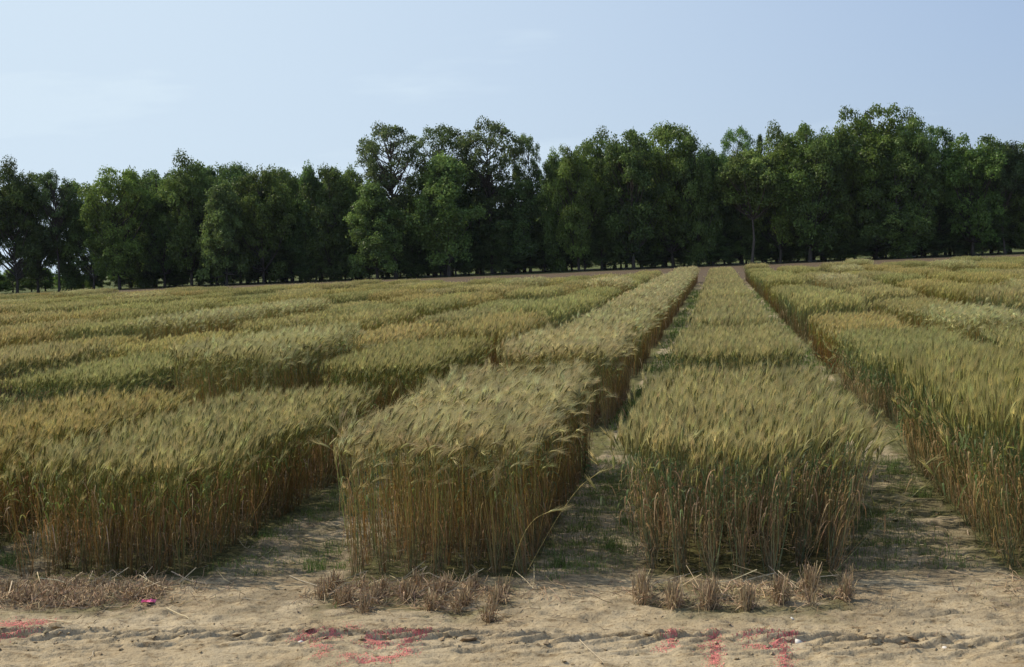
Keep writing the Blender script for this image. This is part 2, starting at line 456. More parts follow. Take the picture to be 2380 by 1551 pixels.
def sow(r, L_, dens, x0=0, sx=.016):
    n = int(L_ * dens)
    cl = np.sort(r.random(int(n / 4) + 1)) * L_          # tillers of one plant share a foot
    by = cl[r.integers(0, len(cl), n)] + r.normal(0, .008, n)
    by = np.clip(by, 0, L_)
    return x0 + r.normal(0, sx, n), by
ROWL = 4.4
ROW_MESH = {}
for vi, (vn, V) in enumerate(VAR.items()):
    ROW_MESH[vn] = []
    for q in range(3):
        r = np.random.default_rng(100 * vi + q)
        g = Geo(); bx, by = sow(r, ROWL, 98)
        wheat(g, bx, by, V, r, 0, ROWL)
        # basal litter hanging round the feet
        m = int(ROWL * 70); A = np.zeros((m, 3, 3)); a = r.random(m) * 2 * PI; l_ = r.uniform(.05, .2, m)
        A[:, 0] = np.stack([r.normal(0, .02, m), r.random(m) * ROWL, r.uniform(0, .16, m)], -1)
        A[:, 2] = A[:, 0] + np.stack([np.cos(a) * l_ * .6, np.sin(a) * l_ * .6, r.uniform(-.05, .12, m)], -1); A[:, 2, 2] = np.maximum(A[:, 2, 2], .005)
        A[:, 1] = (A[:, 0] + A[:, 2]) / 2 + [0, 0, .03]
        ribbons(g, A, np.full((m, 3), .0022), norm(r.normal(0, 1, (m, 3))), np.repeat(jit((.26, .19, .12), r, m, .25)[:, None], 3, 1))
        ROW_MESH[vn].append(g.mesh('wheat_row', MAT_WHEAT))
PLOT_MESH = {}
for vi, (vn, V) in enumerate(VAR.items()):
    PLOT_MESH[vn] = []
    for q in range(2):
        r = np.random.default_rng(900 + 10 * vi + q); g = Geo()
        for k in range(7):
            bx, by = sow(r, 4.7, 52, (k - 3) * ROWW * (.94 if vn == 'nodding' else .98), .035)
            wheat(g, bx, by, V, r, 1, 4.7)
        PLOT_MESH[vn].append(g.mesh('wheat_plot', MAT_WHEAT))

ORD = ['front', 'second', 'third', 'fourth', 'fifth', 'sixth', 'seventh', 'eighth', 'ninth', 'tenth', 'eleventh', 'twelfth', 'thirteenth', 'fourteenth', 'fifteenth', 'sixteenth', 'seventeenth', 'eighteenth', 'nineteenth', 'twentieth', 'twenty-first', 'twenty-second', 'twenty-third', 'twenty-fourth', 'twenty-fifth', 'twenty-sixth', 'twenty-seventh']
TINTS = {'golden': [((1, 1, 1), 'golden green'), ((.93, 1.0, .92), 'fresh green'), ((1.04, .98, .93), 'tawny'), ((.92, .95, .88), 'dull green'), ((1.02, 1.02, .92), 'yellow green')],
         'nodding': [((1, 1, 1), 'pale nodding'), ((.95, 1.0, .95), 'straw coloured nodding')],
         'upright': [((1, 1, 1), 'pale green upright'), ((.92, .97, .88), 'green upright')]}
SPECIAL = {
    (0, -1): ('golden', (1, 1, 1), .98, 'golden green front wheat plot with rusty stems, left of the pale nodding plot'),
    (0, 0): ('nodding', (1, 1, 1), .97, 'pale bearded front wheat plot nodding right, left of the main bare alley'),
    (0, 1): ('upright', (1, 1, 1), 1.0, 'upright grey green front wheat plot with seven clear rows, right of main alley'),
    (0, 2): ('upright', (.93, .94, .82), 1.15, 'tall green front wheat plot with rusty dead leaves at the right edge'),
    (0, -2): ('golden', (1.05, .98, .9), .99, 'golden front wheat plot with dark brown side at the left edge'),
}
pr = np.random.default_rng(55)
n_plots = 0
for ri, (ya, yb) in enumerate(RANGES):
    for k in CENT:
        cx = CENT[k]
        if ri >= 10 and k in (-7, -6, -5, -4, -3, -2, -1): 
            if ri >= 10 + (k % 2 if ri == 10 else -1): continue
        # keep what the picture can see, with a margin for a step to the side
        pts = [project((cx + a, b, .8)) for a in (-.7, .7) for b in (ya, yb)]
        if max(p[0] for p in pts) < -260 or min(p[0] for p in pts) > 2640: continue
        if (ri, k) in SPECIAL:
            vn, tint, hz, label = SPECIAL[(ri, k)]
        else:
            if k == 0: vn = 'nodding'
            elif k == 1: vn = 'upright'
            else: vn = pr.choice(['golden', 'upright', 'nodding'], p=[.68, .25, .07])
            tint, word = TINTS[vn][pr.integers(0, len(TINTS[vn]))]
            if k in (0, 1): tint, word = TINTS[vn][0]
            hz = pr.uniform(.84, 1.14) if k not in (0, 1) else pr.uniform(.96, 1.02)
            if k < 0: where = '%s column left of nodding wheat' % (ORD[-k - 1] if k != -1 else 'first')
            elif k > 1: where = '%s column right of upright wheat' % (ORD[k - 2] if k != 2 else 'first')
            else: where = ('left side of the main bare alley', 'right side of the main bare alley')[k]
            label = '%s wheat plot, %s range, %s' % (word, ORD[ri], where)
        j = 1 + pr.normal(0, .04) + pr.normal(0, .012, 3)
        if (ri, k) == (1, 2): hz = .90
        # far plots carry a slightly cooler, riper mix
        col = (*(np.array(tint) * j), 1)
        if ri < 2:
            e = link('wheat_plot', None, loc=(cx - (.11 if k == -1 else .05 if k == 0 and ri else -.05 if k == 1 and ri else 0), ya, 0))
            for q in range(7):
                o = link('wheat_row', ROW_MESH[vn][pr.integers(0, 3)], e, ((q - 3) * ROWW + pr.normal(0, .006), 0, 0))
                L_ = (yb - ya) / ROWL
                if pr.random() < .5: o.scale = (1, -L_, hz); o.location.y = yb - ya
                else: o.scale = (1, L_, hz)
                o.location.y += pr.normal(0, .03)
                tl = 1 if ri == 0 or vn == 'nodding' else .3
                o.rotation_euler = (0, tl * {'upright': (-.15, -.07, -.02, .01, .03, .07, .16), 'golden': (-.12, -.06, -.02, 0, .01, .03, .05), 'nodding': (-.08, -.05, -.02, -.01, -.03, -.06, -.11)}[str(vn)][q], 0)
                o.color = col
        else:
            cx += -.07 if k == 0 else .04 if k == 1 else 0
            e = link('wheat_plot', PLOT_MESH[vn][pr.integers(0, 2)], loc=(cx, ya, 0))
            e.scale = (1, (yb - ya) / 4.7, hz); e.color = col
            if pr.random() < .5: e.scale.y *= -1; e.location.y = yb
        tag(e, label, 'wheat plot', 'wheat plots of the trial field')
        n_plots += 1
print('plots', n_plots)

# stalks that have fallen out into the alleys
def stalk(name, pts, label, V, group='stray wheat stalks'):
    g = Geo(); p = np.array(pts, float); t = np.linspace(0, 1, 14)
    c = [np.interp(t, np.linspace(0, 1, len(p)), p[:, i]) for i in range(3)]
    P = np.stack(c, -1)[None]
    for _ in range(3): P[:, 1:-1] = (P[:, :-2] + 2 * P[:, 1:-1] + P[:, 2:]) / 4
    P = P - p[0]
    tubes(g, P, np.full((1, 14), .0019), 4, np.tile(np.array(V['stem'][1]) * 1.0, (1, 14, 1)))
    T = norm(P[0, -1] - P[0, -2]); Q = P[0, -1] + np.linspace(0, .1, 6)[:, None] * (T + np.linspace(0, 1, 6)[:, None] * [0, 0, -.25]); r = np.random.default_rng(len(label))
    tubes(g, Q[None], np.array([[.002, .006, .007, .006, .006, .002]]), 5, np.tile(V['head'], (1, 6, 1)))
    for a in range(22):
        B = Q[r.integers(0, 6)]; D = norm(T + r.normal(0, .16, 3)) * .10; W = norm(np.cross(D, [0, 1, .2])) * .0008
        g.add([B - W, B + W, B + D], [[0, 1, 2]], np.array(V['awnc']))
    tag(link(name, g.mesh(name, MAT_STRAW, True), loc=p[0]), label, 'wheat stalk', group)
def gp(x, y, h=0.): return on_ground(x, y, h)
VN, VU = VAR['nodding'], VAR['upright']
stalk('wheat_stalk', [(-1.2, 7.75, 0), (-1.05, 7.95, .26), (-.90, 8.05, .46), (-.80, 8.1, .52)], 'long stray wheat stalk leaning right from the nodding plot, its head lowest over the alley', VN)
stalk('wheat_stalk', [(-1.28, 7.55, 0), (-1.2, 7.55, .25), (-1.12, 7.55, .36), (-1.03, 7.53, .40)], 'short bent wheat stalk, head low, before the front right corner of nodding plot', VN)
stalk('wheat_stalk', [(.62, 7.7, 0), (.85, 7.95, .17), (1.08, 8.1, .33), (1.15, 8.15, .38)], 'thin green stalk leaning right from the foot of the upright wheat plot over shaded soil', VU)
stalk('wheat_stalk', [(-2.25, 8.0, 0), (-2.30, 7.95, .4), (-2.38, 7.95, .68), (-2.47, 7.95, .74)], 'wheat stalk with a drooping pale head sticking out left of the nodding plot', VN)

# ------------------------------------------------------------------ stubble in front of the plots
def stubble_mesh(seed, length, tall, dens, flat=.25, colr=(.38, .285, .175)):
    r = np.random.default_rng(seed); g = Geo()
    n = int(dens * length)
    nc = max(3, int(length / .085)); cy_ = np.sort(r.random(nc)) * length; cxs = r.normal(0, .014, nc); wgt = r.random(nc) + .3; wgt /= wgt.sum()
    ci = r.choice(nc, n, p=wgt)
    b = np.stack([cxs[ci] + r.normal(0, .012, n), np.clip(cy_[ci] + r.normal(0, .02, n), -.02, length), np.full(n, -.012)], -1)
    hh = r.uniform(.45, 1.1, n) * tall; fl = r.random(n) < flat
    le = np.where(fl, r.normal(0, .09, n), r.normal(0, .022, n)); ly = np.where(fl, r.normal(-.02, .07, n), r.normal(-.012, .03, n))
    hh = np.where(fl, hh * .35 + .01, hh)
    P = np.zeros((n, 3, 3)); P[:, 0] = b
    P[:, 2] = b + np.stack([le + .012, ly, hh], -1); P[:, 1] = (P[:, 0] + P[:, 2]) / 2 + r.normal(0, .006, (n, 3))
    tubes(g, P, np.tile([.0022, .002, .0017], (n, 1)), 3, np.repeat(jit(colr, r, n, .28)[:, None], 3, 1), norm(r.normal(0, 1, (n, 3)) * [1, 1, .1]))
    m = int(n * .9); s = r.integers(0, n, m); A = np.zeros((m, 4, 3)); A[:, 0] = P[s, 1]; a = r.random(m) * 2 * PI; l_ = r.uniform(.02, .07, m)
    for j in (1, 2, 3):
        A[:, j] = A[:, 0] + np.stack([np.cos(a) * l_ * j / 3, np.sin(a) * l_ * j / 3, l_ * (.5 * j / 3 - .9 * (j / 3) ** 2)], -1)
    ribbons(g, A, np.tile([.002, .003, .002, .0005], (m, 1)), norm(r.normal(0, 1, (m, 3))), np.repeat(jit((.42, .29, .17), r, m, .25)[:, None], 4, 1))
    return g.mesh('stubble_tuft', MAT_STRAW)
def put_stubble(x, y, length, tall, dens, seed, label, group, flat=.25):
    o = link('stubble_tuft', stubble_mesh(seed, length, tall, dens, flat), loc=(x, y, float(ground_z(x, y + .1))))
    tag(o, label, 'stubble tuft', group)
nth = ['first', 'second', 'third', 'fourth', 'fifth', 'sixth', 'seventh']
near_y = [6.90, 6.84, 6.83, 6.84, 6.90, 6.86, 7.02]
for q in range(7):
    put_stubble(CENT[1] + (q - 3) * ROWW * 1.03, near_y[q], .26 + .05 * (q % 3), .160, 480, 400 + q, '%s upright stubble tuft from the left, before the upright wheat plot' % nth[q], 'stubble before the upright wheat plot', .05)
for q in range(7):
    ya = [6.95, 6.93, 6.78, 6.86, 6.76, 6.86, 6.62][q]
    put_stubble(CENT[0] + (q - 3) * ROWW + rng.normal(0, .02) - .05, ya, 7.45 - ya, .115, 300, 420 + q, '%s straggling stubble line from the left before the nodding wheat plot' % nth[q], 'stubble before the nodding wheat plot', .15)
for q in range(7):
    ya = [7.0, 6.98, 6.95, 7.02, 6.97, 6.96, 7.05][q]
    put_stubble(CENT[-1] + (q - 3) * ROWW - .12, ya, 7.45 - ya, .09, 480, 440 + q, '%s matted stubble line from the left before the golden wheat plot' % nth[q], 'stubble before the golden wheat plot', .7)
for q in range(7):
    put_stubble(CENT[2] + (q - 3) * ROWW, 7.0, .4, .06, 260, 460 + q, '%s low stubble line from the left before the green plot at the right edge' % nth[q], 'stubble before the right edge wheat plot', .6)

# loose straw lying about
def lay(g, r, n, xf, yf, lmin, lmax, rad, colr, lift=.004, sig=.2):
    x = xf(n); y = yf(n); a = r.random(n) * PI; l_ = r.uniform(lmin, lmax, n)
    P = np.zeros((n, 3, 3))
    for j, s in enumerate((-.5, 0, .5)):
        P[:, j, 0] = x + np.cos(a) * l_ * s; P[:, j, 1] = y + np.sin(a) * l_ * s
        P[:, j, 2] = ground_z(P[:, j, 0], P[:, j, 1]) + rad + lift * r.random(n) * (1 + 2 * j)
    P[:, 1, :2] += r.normal(0, .006, (n, 2))
    tubes(g, P, np.full((n, 3), rad) * r.uniform(.6, 1.2, (n, 1)), 3, np.repeat(jit(colr, r, n, sig)[:, None], 3, 1), norm(r.normal(0, 1, (n, 3)) * [1, 1, .1]))
r = np.random.default_rng(77); g = Geo()
for k, cnt, ww in ((1, 420, .62), (0, 650, .66), (-1, 2000, .70), (2, 700, .6)):
    lay(g, r, cnt, lambda n: CENT[k] - (.1 if k < 0 else 0) + r.normal(0, ww * .5, n), lambda n: 7.22 + r.normal(0, .15, n), .02, .13, .0019, (.40, .28, .165), .012, .3)
    lay(g, r, 26, lambda n: CENT[k] + r.normal(0, ww * .5, n), lambda n: 7.35 + r.normal(0, .12, n), .14, .32, .0028, (.50, .40, .26), .02)
lay(g, r, 900, lambda n: r.uniform(-4.8, 2.6, n), lambda n: r.uniform(6.3, 8.0, n), .015, .06, .0014, (.30, .22, .15), .003, .3)
lay(g, r, 1500, lambda n: r.uniform(-5.2, 2.6, n), lambda n: r.uniform(7.8, 14, n), .02, .12, .0018, (.40, .31, .20), .006, .3)
tag(link('loose_straw', g.mesh('loose_straw', MAT_STRAW)), 'short bits of dry straw scattered over the stubble strip and the alleys', 'straw', kind='stuff')

def straw(pix, label, rad=.003, colr=(.66, .54, .33)):
    g = Geo(); P = np.array([on_ground(*p) for p in pix]); P[:, 2] = ground_z(P[:, 0], P[:, 1]) + rad + .006
    t = np.linspace(0, 1, 7); Q = np.stack([np.interp(t, np.linspace(0, 1, len(P)), P[:, i]) for i in range(3)], -1)
    Q[:, 2] = np.maximum(Q[:, 2], ground_z(Q[:, 0], Q[:, 1]) + rad)
    o = Q[3].copy(); tubes(g, (Q - o)[None], np.linspace(rad, rad * .7, 7)[None], 5, np.tile(colr, (1, 7, 1)))
    tag(link('straw_piece', g.mesh('straw_piece', MAT_STRAW, True), loc=o), label, 'straw', 'single straws on the bare soil')
straw([(388, 1421), (440, 1438)], 'bright straw lying on bare soil right of the pink scrap', .0036)
straw([(112, 1447), (140, 1450), (168, 1454)], 'bright straw beside the left paint mark', .0034)
straw([(1348, 1497), (1365, 1515), (1403, 1538)], 'bent pale straw on the wheel track between the two painted numbers', .003, (.52, .42, .28))
straw([(672, 1335), (700, 1348), (745, 1361)], 'grey straw slanting before the mouth of the left weedy alley', .0034, (.42, .36, .27))
straw([(218, 1508), (214, 1522), (204, 1535)], 'small curved straw below the wheel track at lower left', .003, (.50, .42, .3))
straw([(560, 1393), (620, 1397)], 'thin straw on open soil left of the nodding plot stubble', .0022, (.5, .42, .3))
straw([(1384, 1526), (1412, 1545)], 'short thin straw at the bottom edge of the photo under the track', .002, (.5, .42, .3))
straw([(1557, 1341), (1600, 1330), (1630, 1322)], 'pale straw leaning at the foot of the upright wheat plot', .003, (.5, .44, .33))
straw([(1730, 1372), (1760, 1388), (1790, 1386)], 'curved pale straw between the stubble tufts of the upright plot', .0028, (.55, .43, .3))

# ------------------------------------------------------------------ paint on the soil
def paint_mark(strokes, label, name='painted_number'):
    """sprayed specks: small quads lying 2 mm over the soil, dense in the middle of every stroke"""
    r = np.random.default_rng(len(label)); g = Geo(); cell = .0034; S = []
    for pts, wd, dn in strokes:
        P = [on_ground(*p)[:2] for p in pts]
        for a, b in zip(P[:-1], P[1:]): S.append((a, b, wd, dn))
    A = np.array([s[0] for s in S] + [s[1] for s in S])
    x0, y0 = A.min(0) - .12; x1, y1 = A.max(0) + .12
    X, Y = np.meshgrid(np.arange(x0, x1, cell), np.arange(y0, y1, cell * 1.6), indexing='ij'); D = np.zeros_like(X)
    for a, b, wd, dn in S:
        ab = b - a; t = np.clip(((X - a[0]) * ab[0] + (Y - a[1]) * ab[1]) / max(ab @ ab, 1e-9), 0, 1)
        d = np.hypot(X - a[0] - t * ab[0], (Y - a[1] - t * ab[1]) * .8); D = np.maximum(D, dn * np.exp(-(d / (wd * 1.25)) ** 1.5 * 1.3))
    D *= .5 + .5 * sstep(.3, .62, fbm(X * 14, Y * 14, 88))
    keep = r.random(X.shape) < D
    X = X[keep] + r.normal(0, .001, keep.sum()); Y = Y[keep] + r.normal(0, .001, keep.sum()); n = len(X)
    hw, hh = cell * .5, cell * .8
    vv = np.stack([np.stack([X + sx * hw, Y + sy * hh], -1) for sx, sy in ((-1, -1), (1, -1), (1, 1), (-1, 1))], 1)
    z = ground_z(vv[..., 0], vv[..., 1]) + .003
    o = np.array([(x0 + x1) / 2, (y0 + y1) / 2, 0])
    V = np.concatenate([vv, z[..., None]], -1) - o
    g.add(V.reshape(-1, 3), np.arange(n * 4).reshape(n, 4), np.repeat(jit((.56, .17, .15), r, n, .22)[:, None], 4, 1).reshape(-1, 3))
    tag(link(name, g.mesh(name, MAT_PAINT), loc=o), label, 'painted mark', 'pink paint marks on the soil')
MAT_PAINT = plant_mat('marking_paint', 0.0, .6, .1, .02)
paint_mark([([(-40, 1458), (40, 1450), (92, 1452)], .045, .75), ([(-40, 1484), (20, 1478), (70, 1470)], .03, .8)], 'pink spray paint smear on the soil at the left edge of the photo')
paint_mark([([(695, 1492), (735, 1480)], .030, .9), ([(738, 1497), (775, 1486)], .022, .8), ([(775, 1486), (815, 1468)], .035, .5),
            ([(728, 1511), (748, 1514)], .015, .6), ([(762, 1516), (738, 1538)], .022, .55)], 'pink painted figure one on the wheel track, left of the round figure', 'painted_number')
paint_mark([([(985, 1474), (930, 1478), (880, 1484), (862, 1494), (885, 1501)], .035, .75), ([(985, 1474), (962, 1488)], .03, .9), ([(962, 1488), (935, 1504), (940, 1520)], .028, .55),
            ([(940, 1520), (905, 1535), (860, 1540), (820, 1538), (812, 1532)], .033, .75), ([(820, 1534), (850, 1524)], .025, .5)], 'pink painted looping figure before the nodding wheat plot', 'painted_number')
paint_mark([([(1561, 1474), (1561, 1504), (1540, 1508)], .024, .65)], 'short pink paint dash on the track, left of the painted one and seven', 'painted_dash')
paint_mark([([(1659, 1471), (1664, 1506), (1659, 1570)], .024, .75), ([(1630, 1509), (1642, 1506)], .018, .6)],
           'pink painted figure one on the soil before the upright wheat plot', 'painted_number')
paint_mark([([(1740, 1480), (1790, 1476), (1835, 1484)], .035, .5), ([(1742, 1501), (1765, 1503)], .025, .95), ([(1800, 1500), (1836, 1488)], .028, .98), ([(1775, 1508), (1785, 1510)], .016, .7),
            ([(1818, 1500), (1824, 1535), (1824, 1570)], .024, .75)], 'pink painted figure seven on the soil before the upright wheat plot', 'painted_number')

# pink scrap of flagging
g = Geo(); r = np.random.default_rng(5); P = on_ground(346, 1402); u, v = np.meshgrid(np.linspace(-.034, .034, 9), np.linspace(-.02, .02, 6), indexing='ij')
zz = .012 + .012 * np.sin(u * 130) * np.cos(v * 90) + .006 * r.random(u.shape)
ii = np.arange(54).reshape(9, 6)
g.add(np.stack([u, v * 1.2 + .2 * u, zz], -1), np.stack([ii[:-1, :-1], ii[1:, :-1], ii[1:, 1:], ii[:-1, 1:]], -1).reshape(-1, 4), np.array([.78, .16, .30]))
tag(link('flag_scrap', g.mesh('flag_scrap', MAT_PAINT), loc=(P[0], P[1], float(ground_z(P[0], P[1])))), 'crumpled bright pink scrap of marking tape at the edge of the matted stubble', 'flag scrap')

# ------------------------------------------------------------------ clods and crust plates
def rocks(g, r, X, Y, sz, flat, colr, sig=.15):
    base = np.array([(1, 0, 0), (-1, 0, 0), (0, 1, 0), (0, -1, 0), (0, 0, 1), (0, 0, -1), (.6, .6, .55), (-.6, .6, .55), (.6, -.6, .55), (-.6, -.6, .55)], float)
    F = np.array([(4, 6, 8), (4, 7, 6), (4, 9, 7), (4, 8, 9), (0, 8, 6), (2, 6, 7), (1, 7, 9), (3, 9, 8), (0, 6, 2), (2, 7, 1), (1, 9, 3), (3, 8, 0), (5, 0, 2), (5, 2, 1), (5, 1, 3), (5, 3, 0)])
    n = len(X); V = base[None] * (1 + r.normal(0, .22, (n, 10, 1))); a = r.random(n) * 2 * PI
    V = V * np.stack([sz * r.uniform(.8, 1.6, n), sz, sz * flat], -1)[:, None, :]
    tl = r.normal(0, .3, n); V[..., 2] += V[..., 1] * np.tan(tl)[:, None]
    x = V[..., 0] * np.cos(a)[:, None] - V[..., 1] * np.sin(a)[:, None]; y = V[..., 0] * np.sin(a)[:, None] + V[..., 1] * np.cos(a)[:, None]
    P = np.stack([x + X[:, None], y + Y[:, None], V[..., 2] + (ground_z(X, Y) + sz * flat * .25)[:, None]], -1)
    g.add(P.reshape(-1, 3), (F[None] + (np.arange(n) * 10)[:, None, None]).reshape(-1, 3), np.repeat(jit(colr, r, n, sig)[:, None], 10, 1).reshape(-1, 3))
g = Geo(); r = np.random.default_rng(12)
n = 300; X = r.uniform(-5, 2.6, n); rocks(g, r, X, 6.27 - .012 * X + r.normal(0, .10, n), r.uniform(.005, .015, n), r.uniform(.3, .8, n), (.92, .9, .88))
n = 34; X = r.uniform(-5, 2.6, n); rocks(g, r, X, 6.30 - .012 * X + r.normal(0, .06, n), r.uniform(.015, .032, n), r.uniform(.2, .5, n), (1, .96, .92))
n = 900; rocks(g, r, r.uniform(-5, 2.6, n), r.uniform(5.5, 7.9, n), r.uniform(.002, .008, n), r.uniform(.4, .8, n), (.8, .75, .7))
n = 700; rocks(g, r, r.uniform(-5, 2.6, n), r.uniform(7.8, 13, n), r.uniform(.004, .016, n), r.uniform(.3, .6, n), (.85, .8, .75))
tag(link('soil_clods', g.mesh('soil_clods', MAT_SOIL)), 'crumbled clods and crust plates thrown up along the wheel track', 'clods', kind='stuff')
for (px, py), s, lab in (((700, 1497), .02, 'pale flat stone at the left end of the painted figure one'), ((1856, 1500), .016, 'whitish stone under the painted figure seven'), ((2196, 1500), .016, 'small white stone on the wheel track at lower right'), ((1842, 1440), .012, 'white pebble behind the wheel track at the seventh stubble tuft')):
    g = Geo(); P = on_ground(px, py); r = np.random.default_rng(px)
    rocks(g, r, np.array([P[0]]), np.array([P[1]]), np.array([s]), np.array([.6]), (.62, .58, .52), .05)
    g.v[0] = g.v[0] - np.float32([P[0], P[1], 0])
    tag(link('pebble', g.mesh('pebble', MAT_BARK, True), loc=(P[0], P[1], 0)), lab, 'stone', 'pale stones on the soil')

# ------------------------------------------------------------------ weeds
def blades(g, r, X, Y, n, hh, sp, wd, cols):
    m = len(X) * n; x = np.repeat(X, n) + r.normal(0, sp, m); y = np.repeat(Y, n) + r.normal(0, sp, m); h = np.repeat(hh, n) * r.uniform(.4, 1.15, m)
    a = r.random(m) * 2 * PI; P = np.zeros((m, 3, 3)); z0 = ground_z(x, y) - .004
    P[:, 0] = np.stack([x, y, z0], -1)
    l_ = h * r.uniform(.15, .8, m)
    P[:, 1] = P[:, 0] + np.stack([np.cos(a) * l_ * .35, np.sin(a) * l_ * .35, h * .65], -1)
    P[:, 2] = P[:, 0] + np.stack([np.cos(a) * l_, np.sin(a) * l_, h * r.uniform(.7, 1.1, m)], -1)
    S = norm(np.stack([-np.sin(a), np.cos(a), r.normal(0, .3, m)], -1))
    c = jit(cols, r, m, .25)
    ribbons(g, P, np.tile([wd, wd * .9, wd * .15], (m, 1)), S, np.repeat(c[:, None], 3, 1))
r = np.random.default_rng(31); g = Geo()
alleys = []
ks = sorted(CENT)
for a, b in zip(ks[:-1], ks[1:]):
    alleys.append((CENT[a] + .58, CENT[b] - .58))
for ax0, ax1 in alleys:
    if ax1 < -9 or ax0 > 4: continue
    for (ya, yb), n, hs in (((7.7, 12), 1100, .040), ((14, 18.2), 700, .07), ((19.6, 24.2), 380, .08), ((25.7, 36), 450, .09), ((36, 60), 500, .11)):
        X = r.uniform(ax0, ax1, n); Y = r.uniform(ya, yb, n)
        den = sstep(.44, .60, fbm(X * 2.6, Y * 1.6, 401)) * .9 + .06 + .4 * ((X < ax0 + .25) | (ya > 13))
        k = r.random(n) < den; blades(g, r, X[k], Y[k], 14 if ya < 13 else 7, r.uniform(.3, 1.5, k.sum()) ** 1.5 * hs, .04, .0014 if ya < 13 else .006, (.14, .19, .055))
X = r.uniform(-5, 2.6, 160); Y = r.uniform(6.75, 7.7, 160); blades(g, r, X, Y, 3, np.full(160, .02), .02, .0015, (.09, .14, .04))
tag(link('alley_weeds', g.mesh('alley_weeds', MAT_GRASS)), 'low green weeds and moss growing in the shaded alleys between the wheat plots', 'weeds', kind='stuff')
for i, (px, py, h, wd, nb, lab) in enumerate([(735, 1318, .09, .05, 110, 'bright green grass tuft at the mouth of the alley left of the nodding plot'),
        (790, 1312, .07, .03, 40, 'small grass tuft touching the left front corner of the nodding plot'), (1300, 1312, .13, .035, 60, 'thin green grass tuft in shade right of the nodding plot'),
        (1640, 1340, .03, .02, 12, 'tiny grass sprig at the foot of the upright plot'), (1425, 1270, .10, .04, 60, 'grass tuft in the middle of the main bare alley'),
        (1290, 1345, .06, .03, 30, 'low grass tuft before the main alley beside the nodding stubble'), (2140, 1150, .10, .05, 80, 'grass clump in the alley right of the upright plot, halfway back'),
        (20, 1310, .10, .07, 140, 'wide grass patch at the left edge between the two left plots'), (2080, 1095, .10, .05, 80, 'grass clump near the back of the right hand alley'),
        (780, 1413, .05, .006, 4, 'lone green blade on open soil left of the nodding stubble'), (1450, 1215, .12, .04, 60, 'grass tuft against the left side of the upright plot'),
        (620, 1240, .07, .06, 90, 'leafy weed patch along the golden plot in the left alley')]):
    P = on_ground(px, py); g = Geo(); r = np.random.default_rng(600 + i)
    blades(g, r, np.array([P[0]]), np.array([P[1]]), nb, np.array([h]), wd * .9, .0016, (.12, .18, .05))
    o = P * [1, 1, 0]; g.v[0] = g.v[0] - np.float32(o)
    tag(link('grass_tuft', g.mesh('grass_tuft', MAT_GRASS), loc=o), lab, 'grass tuft', 'grass tufts in the alleys')
def weed(px, py, h, label, seed):
    P = on_ground(px, py); e = link('weed_plant', None, loc=(P[0], P[1], 0)); r = np.random.default_rng(seed)
    g = Geo(); S = np.zeros((1, 6, 3)); S[0, :, 2] = np.linspace(-.01, h, 6); S[0, :, 0] = .02 * np.sin(np.linspace(0, 3, 6))
    tubes(g, S, np.linspace(.005, .002, 6)[None], 5, np.tile((.10, .17, .06), (1, 6, 1))); link('stem', g.mesh('stem', MAT_GRASS, True), e)
    g = Geo(); n = 26; t = r.uniform(.05, 1, n); a = np.arange(n) * 2.4; l_ = (.11 - .06 * t) * r.uniform(.7, 1.2, n); s = np.linspace(0, 1, 5)[None]
    Q = np.zeros((n, 5, 3)); Q[..., 0] = np.cos(a)[:, None] * l_[:, None] * s; Q[..., 1] = np.sin(a)[:, None] * l_[:, None] * s
    Q[..., 2] = (t * h)[:, None] + l_[:, None] * (.7 * s - .8 * s ** 2)
    ribbons(g, Q, .014 * np.sin(np.clip(s * .92 + .06, 0, 1) * PI) * (1.2 - .6 * t)[:, None], np.stack([-np.sin(a), np.cos(a), 0 * a], -1), np.repeat(jit((.09, .18, .06), r, n, .2)[:, None], 5, 1))
    link('leaves', g.mesh('leaves', MAT_GRASS), e)
    tag(e, label, 'weed', 'tall weeds')
weed(1357, 1105, .34, 'tall leafy weed against the right side of the nodding plot', 1)
weed(2100, 1008, .16, 'bright green broad weed at the near corner of the second right hand plot', 2)
weed(1268, 1175, .12, 'low leafy weed under the nodding heads along the main alley', 3)

